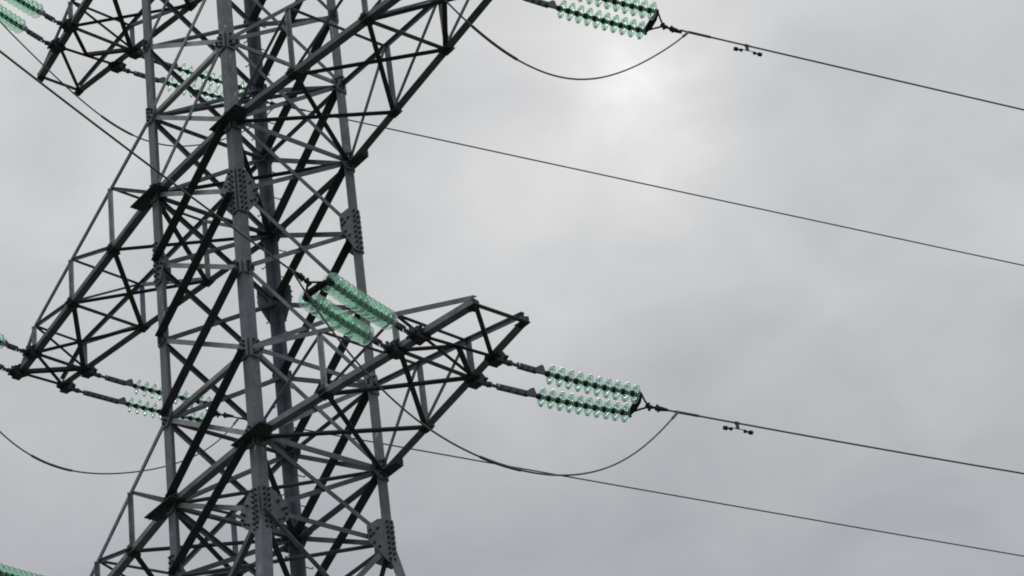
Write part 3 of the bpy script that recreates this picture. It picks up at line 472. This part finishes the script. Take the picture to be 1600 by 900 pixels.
 'L2R_jumper': [[6.762, -3.054, 25.179], [6.756, -2.841, 24.805], [6.749, -2.627, 24.489], [6.742, -2.413, 24.218], [6.735, -2.199, 23.984], [6.728, -1.985, 23.781], [6.721, -1.771, 23.603], [6.715, -1.557, 23.448], [6.708, -1.343, 23.314], [6.701, -1.129, 23.2], [6.694, -0.915, 23.106], [6.687, -0.701, 23.032], [6.68, -0.487, 22.979], [6.673, -0.273, 22.948], [6.667, -0.059, 22.939], [6.66, 0.155, 22.951], [6.653, 0.369, 22.986], [6.646, 0.583, 23.043], [6.639, 0.797, 23.121], [6.632, 1.011, 23.219], [6.626, 1.225, 23.334], [6.619, 1.439, 23.467], [6.612, 1.653, 23.614], [6.605, 1.867, 23.773], [6.598, 2.081, 23.942], [6.591, 2.295, 24.121], [6.585, 2.509, 24.307], [6.578, 2.723, 24.5], [6.571, 2.937, 24.702], [6.564, 3.151, 24.914], [6.557, 3.365, 25.14]],
 'L3L_jumper': [[-3.561, -3.178, 31.14], [-3.568, -2.956, 30.836], [-3.574, -2.735, 30.595], [-3.58, -2.513, 30.394], [-3.587, -2.292, 30.218], [-3.593, -2.07, 30.057], [-3.599, -1.848, 29.903], [-3.606, -1.627, 29.754], [-3.612, -1.405, 29.61], [-3.618, -1.184, 29.471], [-3.625, -0.962, 29.34], [-3.631, -0.74, 29.221], [-3.637, -0.519, 29.117], [-3.644, -0.297, 29.031], [-3.65, -0.075, 28.966], [-3.656, 0.146, 28.925], [-3.663, 0.368, 28.909], [-3.669, 0.589, 28.918], [-3.675, 0.811, 28.953], [-3.681, 1.033, 29.011], [-3.688, 1.254, 29.092], [-3.694, 1.476, 29.193], [-3.7, 1.697, 29.311], [-3.707, 1.919, 29.445], [-3.713, 2.141, 29.594], [-3.719, 2.362, 29.758], [-3.726, 2.584, 29.938], [-3.732, 2.806, 30.139], [-3.738, 3.027, 30.37], [-3.745, 3.249, 30.643], [-3.751, 3.47, 30.975]],
 'L2L_jumper': [[-5.298, -3.034, 25.179], [-5.305, -2.82, 24.834], [-5.313, -2.606, 24.509], [-5.32, -2.392, 24.21], [-5.328, -2.178, 23.941], [-5.335, -1.964, 23.705], [-5.342, -1.751, 23.503], [-5.35, -1.537, 23.334], [-5.357, -1.323, 23.199], [-5.365, -1.109, 23.095], [-5.372, -0.895, 23.021], [-5.38, -0.681, 22.973], [-5.387, -0.468, 22.951], [-5.395, -0.254, 22.949], [-5.402, -0.04, 22.967], [-5.41, 0.174, 23.001], [-5.417, 0.388, 23.048], [-5.424, 0.602, 23.107], [-5.432, 0.815, 23.176], [-5.439, 1.029, 23.254], [-5.447, 1.243, 23.34], [-5.454, 1.457, 23.434], [-5.462, 1.671, 23.538], [-5.469, 1.885, 23.652], [-5.477, 2.098, 23.779], [-5.484, 2.312, 23.922], [-5.492, 2.526, 24.085], [-5.499, 2.74, 24.273], [-5.507, 2.954, 24.49], [-5.514, 3.168, 24.744], [-5.521, 3.381, 25.041]]}
PITCH = .13 * U; RAD = .128 * U
def disc_mesh():
    gm = MB(); r = RAD
    # bell shaped glass shell, cap towards -X (the tower), open side with ribs towards +X (the wire)
    prof = [(.026, .034), (.022, .055), (.026, .085), (.036, r - .022), (.050, r - .006), (.063, r), (.068, r - .003), (.063, r - .010), (.050, r - .028),
            (.040, .082), (.056, .074), (.056, .068), (.038, .058), (.036, .026), (.026, .026), (.026, .034)]
    gm.lathe(prof, 28)
    return gm.build('glass_disc', GLASS)
def cap_mesh():
    cm_ = MB()
    cm_.lathe([(-.032, .0), (-.036, .026), (-.024, .036), (.0, .042), (.018, .046), (.030, .046), (.030, 0)], 14)
    cm_.lathe([(.048, 0), (.040, .030), (.060, .030), (.075, .026), (.112, .025), (.114, .0)], 10)
    return cm_.build('metal_cap', CAPM)
DISC, CAP = disc_mesh(), cap_mesh()
COL.objects.unlink(DISC); COL.objects.unlink(CAP)
def frame(o, x, up=Z):                            # matrix with local X along x
    x = x.normalized(); y = up.cross(x).normalized(); z = x.cross(y)
    return Matrix(((x.x, y.x, z.x, o.x), (x.y, y.y, z.y, o.y), (x.z, y.z, z.z, o.z), (0, 0, 0, 1)))
def string(p, e, n, side, label, group, PITCH=PITCH):
    """one chain of n glass discs between bracket p and yoke pin e"""
    d = (e - p); Lc = d.length; root = empty('insulator_string', p, label, 'insulator', group)
    root.matrix_world = frame(p, d); root['label'] = label
    sag = .035
    run = n * PITCH; x0 = Lc - run - .03           # start of the first cap
    def at(x): return V((x, 0, -sag * 4 * (x / Lc) * (1 - x / Lc)))
    lk = MB()                                     # shackle, twin adjusting straps with bolt holes, arcing horn plate
    xs = .15
    lk.cyl(at(.02) + V((0, -.045, 0)), at(.02) + V((0, .045, 0)), .02, 8)
    for y in (-.022, .022): lk.prism([V((0, y - .007, -.026)), V((0, y + .007, -.026)), V((0, y + .007, .026)), V((0, y - .007, .026))], at(.0), at(xs + .04))
    lk.cyl(at(xs) + V((0, -.05, 0)), at(xs) + V((0, .05, 0)), .022, 8)
    lk.cyl(at(xs), at(xs + .13), .024, 8); lk.cyl(at(xs + .13) + V((0, 0, -.045)), at(xs + .13) + V((0, 0, .045)), .02, 8)
    lk.build('shackle', IRON, root)
    x1, x2 = xs + .15, x0 - .12
    sp = MB()
    for y in (-.026, .026): sp.prism([V((0, y - .006, -.034)), V((0, y + .006, -.034)), V((0, y + .006, .034)), V((0, y - .006, .034))], at(x1), at(x2))
    nb = max(3, int((x2 - x1) / .09))
    for i in range(nb):
        c = at(x1 + .04 + (x2 - x1 - .08) * i / (nb - 1)); sp.cyl(c + V((0, -.05, 0)), c + V((0, .05, 0)), .014, 6)
    sp.build('adjusting_strap', IRON, root)
    tp = MB(); c = at(x2 - .03)
    tp.prism([V((0, -.012, -.035)), V((.16, -.012, -.03)), V((.16, -.012, .03)), V((.13, -.012, .115)), V((.10, -.012, .115)), V((0, -.012, .035))], c, c + V((0, .024, 0)))
    tp.cyl(at(x0 - .05), at(x0 + .03), .013, 8)
    tp.build('horn_plate', IRON, root)
    for i in range(n):
        x = x0 + .03 + i * PITCH; c = at(x + .01); nx = at(x + PITCH) - at(x)
        g_ = DISC.copy(); COL.objects.link(g_); g_.parent = root; g_.matrix_local = frame(c, nx)
        k_ = CAP.copy(); COL.objects.link(k_); k_.parent = g_
    return root
def yoke(k, far, e1, e2, A, label):
    mid = (e1 + e2) / 2; ax = (A - mid).normalized(); root = empty('yoke_assembly', mid, label, 'yoke', 'yokes joining the paired insulator strings')
    loc = lambda p: p - mid
    a, b, c = loc(e1), loc(e2), loc(A); s = (b - a).normalized(); nrm = s.cross(ax).normalized()
    ax2 = nrm.cross(s).normalized(); ax2 = ax2 if ax2.dot(ax) > 0 else -ax2
    W = (b - a).length
    mb = MB()
    for o in (-.02, .014): mb.plate(nrm * o, s, ax2, nrm, [(-W / 2 - .04, -.03), (W / 2 + .04, -.03), (W / 2 + .04, .02), (W * .2, .06), (-W * .2, .06), (-W / 2 - .04, .02)], .008)
    for t in (-.5, -.25, 0, .25, .5): mb.cyl(s * (t * W) - nrm * .035, s * (t * W) + nrm * .04, .018, 8)
    for t in (-.5, .5):
        mb.cyl(s * (t * W) - ax2 * .08, s * (t * W) + ax2 * .02, .032, 8)
        mb.cyl(s * (t * W) + ax2 * .0 + Z * -.06, s * (t * W) + ax2 * .0 + Z * .06, .02, 8)
    mb.build('yoke_plate', CAPM, root)
    for q in (a, b):
        rb = MB(); rb.tube([q + nrm * .02 + ax2 * .02, q.lerp(c, .5) + nrm * .01, c], .015, 6); rb.build('tie_rod', CAPM, root)
    cl = MB(); D_ = ax; w0 = c
    cl.cyl(w0 - D_ * .05, w0 + D_ * .05, .03, 8); cl.cyl(w0 - nrm * .06, w0 + nrm * .06, .02, 8)
    cl.cyl(w0 + D_ * .05, w0 + D_ * .11, .018, 8); cl.cyl(w0 + D_ * .11, w0 + D_ * .2, .040, 8, 0, .034)
    cl.cyl(w0 + D_ * .14 - Z * .055, w0 + D_ * .14 + Z * .055, .02, 8)
    cl.cyl(w0 + D_ * .2, w0 + D_ * .3, .034, 8, 0, .02)
    cl.build('tension_clamp', CAPM, root)
    return root
def vec(l): return [V(x) for x in l]
POS = {'L1R': 'right lower crossarm in the middle of the picture', 'L2R': 'long right crossarm that leaves the top edge', 'L3L': 'upper left crossarm', 'L2L': 'long left crossarm', 'L1L': 'lower left crossarm'}
SLAB = {
 ('L1R', 1, 0): 'lower of the two bright glass strings right of the tower, at mid height', ('L1R', 1, 1): 'upper of the two bright glass strings right of the tower, at mid height',
 ('L1R', -1, 0): 'lower left of the two big mint green strings crossing in front of the tower', ('L1R', -1, 1): 'upper right of the two big mint green strings crossing in front of the tower',
 ('L2R', 1, 0): 'lower of the two green glass strings cut by the top edge right of the tower', ('L2R', 1, 1): 'upper, mostly cut off green glass string at the top edge right of the tower',
 ('L3L', 1, 0): 'upper of the two green strings seen through the lattice near the top of the tower', ('L3L', 1, 1): 'lower of the two green strings seen through the lattice near the top of the tower',
 ('L3L', -1, 0): 'right one of the two green strings in the top left corner', ('L3L', -1, 1): 'left one of the two green strings in the top left corner',
 ('L2L', 1, 0): 'upper of the two green strings behind the left leg under the long left crossarm', ('L2L', 1, 1): 'lower of the two green strings behind the left leg under the long left crossarm',
 ('L2L', -1, 0): 'green string at the left edge whose last disc shows above its fitting', ('L2L', -1, 1): 'string at the left edge of which only the steel fitting shows',
 ('L1L', -1, 0): 'green glass string just entering the bottom left corner', ('L1L', -1, 1): 'string below the bottom left corner, under the neighbouring one'}
for key, gg in G.items():
    if key.endswith('_far') or key.endswith('_near'):
        nm, fn = key.split('_'); side = 1 if fn == 'far' else -1
        if (nm, fn) == ('L2R', 'near'): continue
        p1, p2, e1, e2, A = [V(gg[q]) for q in ('P1', 'P2', 'E1', 'E2', 'A')]
        ofs = Y * side * .13 - Z * .07
        if side < 0 and nm != 'L1R':
            for q in (e1, e2, A): q.y -= .14 + (.12 if nm == 'L1L' else 0); q.z -= .22 if nm == 'L1L' else .03
        n, pt = (10, PITCH) if side > 0 else (12, PITCH * 10.4 / 12)
        for i, (p, e) in enumerate(((p1, e1), (p2, e2))):
            string(p + ofs, e, n, side, SLAB[(nm, side, i)], 'green glass tension strings of the tower', pt)
        if (nm, side) in (('L1R', 1), ('L1R', -1), ('L2R', 1), ('L3L', 1), ('L2L', 1)):
            yl = {('L1R', 1): 'dark yoke where the two strings right of the tower meet the wire', ('L1R', -1): 'black yoke bar at the upper end of the big mint strings before the tower',
                  ('L2R', 1): 'dark yoke at the right end of the strings cut by the top edge', ('L3L', 1): 'dark yoke behind the chord plate near the top of the tower',
                  ('L2L', 1): 'dark yoke hidden behind a black brace left of the front leg'}[(nm, side)]
            yoke(nm, side, e1, e2, A, yl)
        else:
            yoke(nm, side, e1, e2, A, {'L3L': 'yoke outside the top left corner', 'L2L': 'yoke outside the left edge', 'L1L': 'yoke outside the bottom left corner'}[nm])
WR = .0122 * U
def cr(pts, n=8):
    out = []
    for i in range(len(pts) - 1):
        p0, p1, p2, p3 = pts[max(i - 1, 0)], pts[i], pts[i + 1], pts[min(i + 2, len(pts) - 1)]
        for j in range(n):
            t = j / n; out.append(.5 * ((2 * p1) + (p2 - p0) * t + (2 * p0 - 5 * p1 + 4 * p2 - p3) * t * t + (3 * p1 - p0 - 3 * p2 + p3) * t ** 3))
    return out + [pts[-1]]
WL = {'L2R_farwire': 'topmost of the thin wires running right, leaving the strings at the top edge', 'L3L_farwire': 'second wire from the top running right from behind the tower',
      'L1R_farwire': 'third wire from the top, from the strings right of the tower to the right edge', 'L2L_farwire': 'lowest wire running right from behind the tower, under the hanging loop',
      'L1R_nearwire': 'wire coming from the left edge down across the tower to the big mint strings',
      'L2L_nearwire': 'wire outside the left edge', 'L3L_nearwire': 'wire outside the top left corner', 'L1L_nearwire': 'wire outside the bottom left corner', 'L2R_nearwire': None}
for key, lab in WL.items():
    if not lab: continue
    if key not in ('L1R_nearwire',) and 'near' in key: continue
    pts = vec(G[key]); mb = MB(); d0 = (pts[1] - pts[0]).normalized(); pts[0] = pts[0] + d0 * .28
    dense = [pts[0] + (pts[1] - pts[0]) * i / 6 for i in range(6)] + pts[1:]
    mb.tube(dense, WR, 6)
    w_ = mb.build('overhead_wire', ALU); tag(w_, lab, 'power line', 'conductors strung from the tower')
    # compression sleeve where the jumper leaves
    sm = MB(); d0 = (pts[2] - pts[1]).normalized(); a0 = V(G[key][0]) + (V(G[key][1]) - V(G[key][0])).normalized() * .42
    if 'near' in key:
        q = [p for p in pts[1:3]]; a0 = V(G[key][0]); e0 = a0 + (q[0] - a0).normalized() * 1.42
        sm.cyl(a0 + (q[0] - a0).normalized() * .36, e0, WR * 1.6, 8); sm.cyl(e0 - d0 * .05, e0 + d0 * .05, WR * 2.7, 8)
    else: sm.cyl(a0, a0 + d0 * .38, WR * 1.5, 8); sm.build('wire_sleeve', ALU, w_)
THICK = {'L1R': (12.4, 15.6), 'L2R': (9, 12.6), 'L3L': (12.5, 15.3), 'L2L': (10, 13.5)}
JL = {'L1R': 'slack loop of wire hanging under the right lower crossarm down to the lowest wire', 'L2R': 'slack loop of wire hanging against the sky below the top edge',
      'L3L': 'slack loop of wire passing behind the tower below the upper left crossarm', 'L2L': 'slack loop of wire hanging at the lower left below the long left crossarm'}
def smooth(pts):                                  # evens out small kinks but keeps the ends
    for _ in range(2): pts = [pts[0]] + [(pts[i - 1] + pts[i] * 4 + pts[i + 1]) / 6 for i in range(1, len(pts) - 1)] + [pts[-1]]
    return pts
for nm, lab in JL.items():
    pts = vec(G[nm + '_jumper']); a, b = THICK[nm]; n = 8; path = smooth(cr(pts, n)); mb = MB()
    rad = [WR * .95 if not (a * n <= i <= b * n) else WR * 1.55 for i in range(len(path))]
    mb.tube(path, WR, 6, 0, rad)
    # end lug
    mb.cyl(path[-1], path[-1] + (path[-n] - path[-1]).normalized() * .2, WR * 1.6, 8)
    tag(mb.build('jumper_loop', ALU), lab, 'jumper wire', 'slack loops joining the wires past the tower')
# vibration dampers
def damper(at_, d, label, flip=1, sc=1.):
    root = empty('vibration_damper', at_, label, 'damper', 'dampers clipped on the wires'); root.matrix_world = frame(at_, d)
    c = MB(); c.prism([V((-.02, -.012, -.10)), V((.02, -.012, -.10)), V((.03, -.012, .02)), V((-.03, -.012, .02))], V((0, 0, 0)), V((0, .024, 0))); c.cyl(V((-.03, 0, 0)), V((.03, 0, 0)), .022, 8)
    c.build('clamp', IRON, root)
    m = MB(); m.tube([V((-.19, 0, -.115)), V((-.1, 0, -.10)), V((0, 0, -.095)), V((.1, 0, -.10)), V((.19, 0, -.115))], .007, 6); m.build('messenger_cable', IRON, root)
    for s in (-1, 1):
        wgt = MB(); wgt.cyl(V((s * .10, 0, -.118)), V((s * .13, 0, -.118)), .026, 10); wgt.cyl(V((s * .12, 0, -.118)), V((s * .20, 0, -.12)), .013, 8); wgt.cyl(V((s * .185, 0, -.12)), V((s * .235, 0, -.12)), .034, 10, 0, .03)
        wgt.build('weight', CAPM, root)
def on_wire(key, s):
    pts = vec(G[key]); acc = 0
    for a, b in zip(pts, pts[1:]):
        l = (b - a).length
        if acc + l > s: return a + (b - a) * ((s - acc) / l), (b - a)
        acc += l
for key, s, lab in [('L1R_farwire', 1.42, 'damper under the third wire, right of the hanging loop'), ('L2R_farwire', 1.42, 'damper under the topmost wire, right of the yoke')]:
    p, d = on_wire(key, s); damper(p, d, lab)
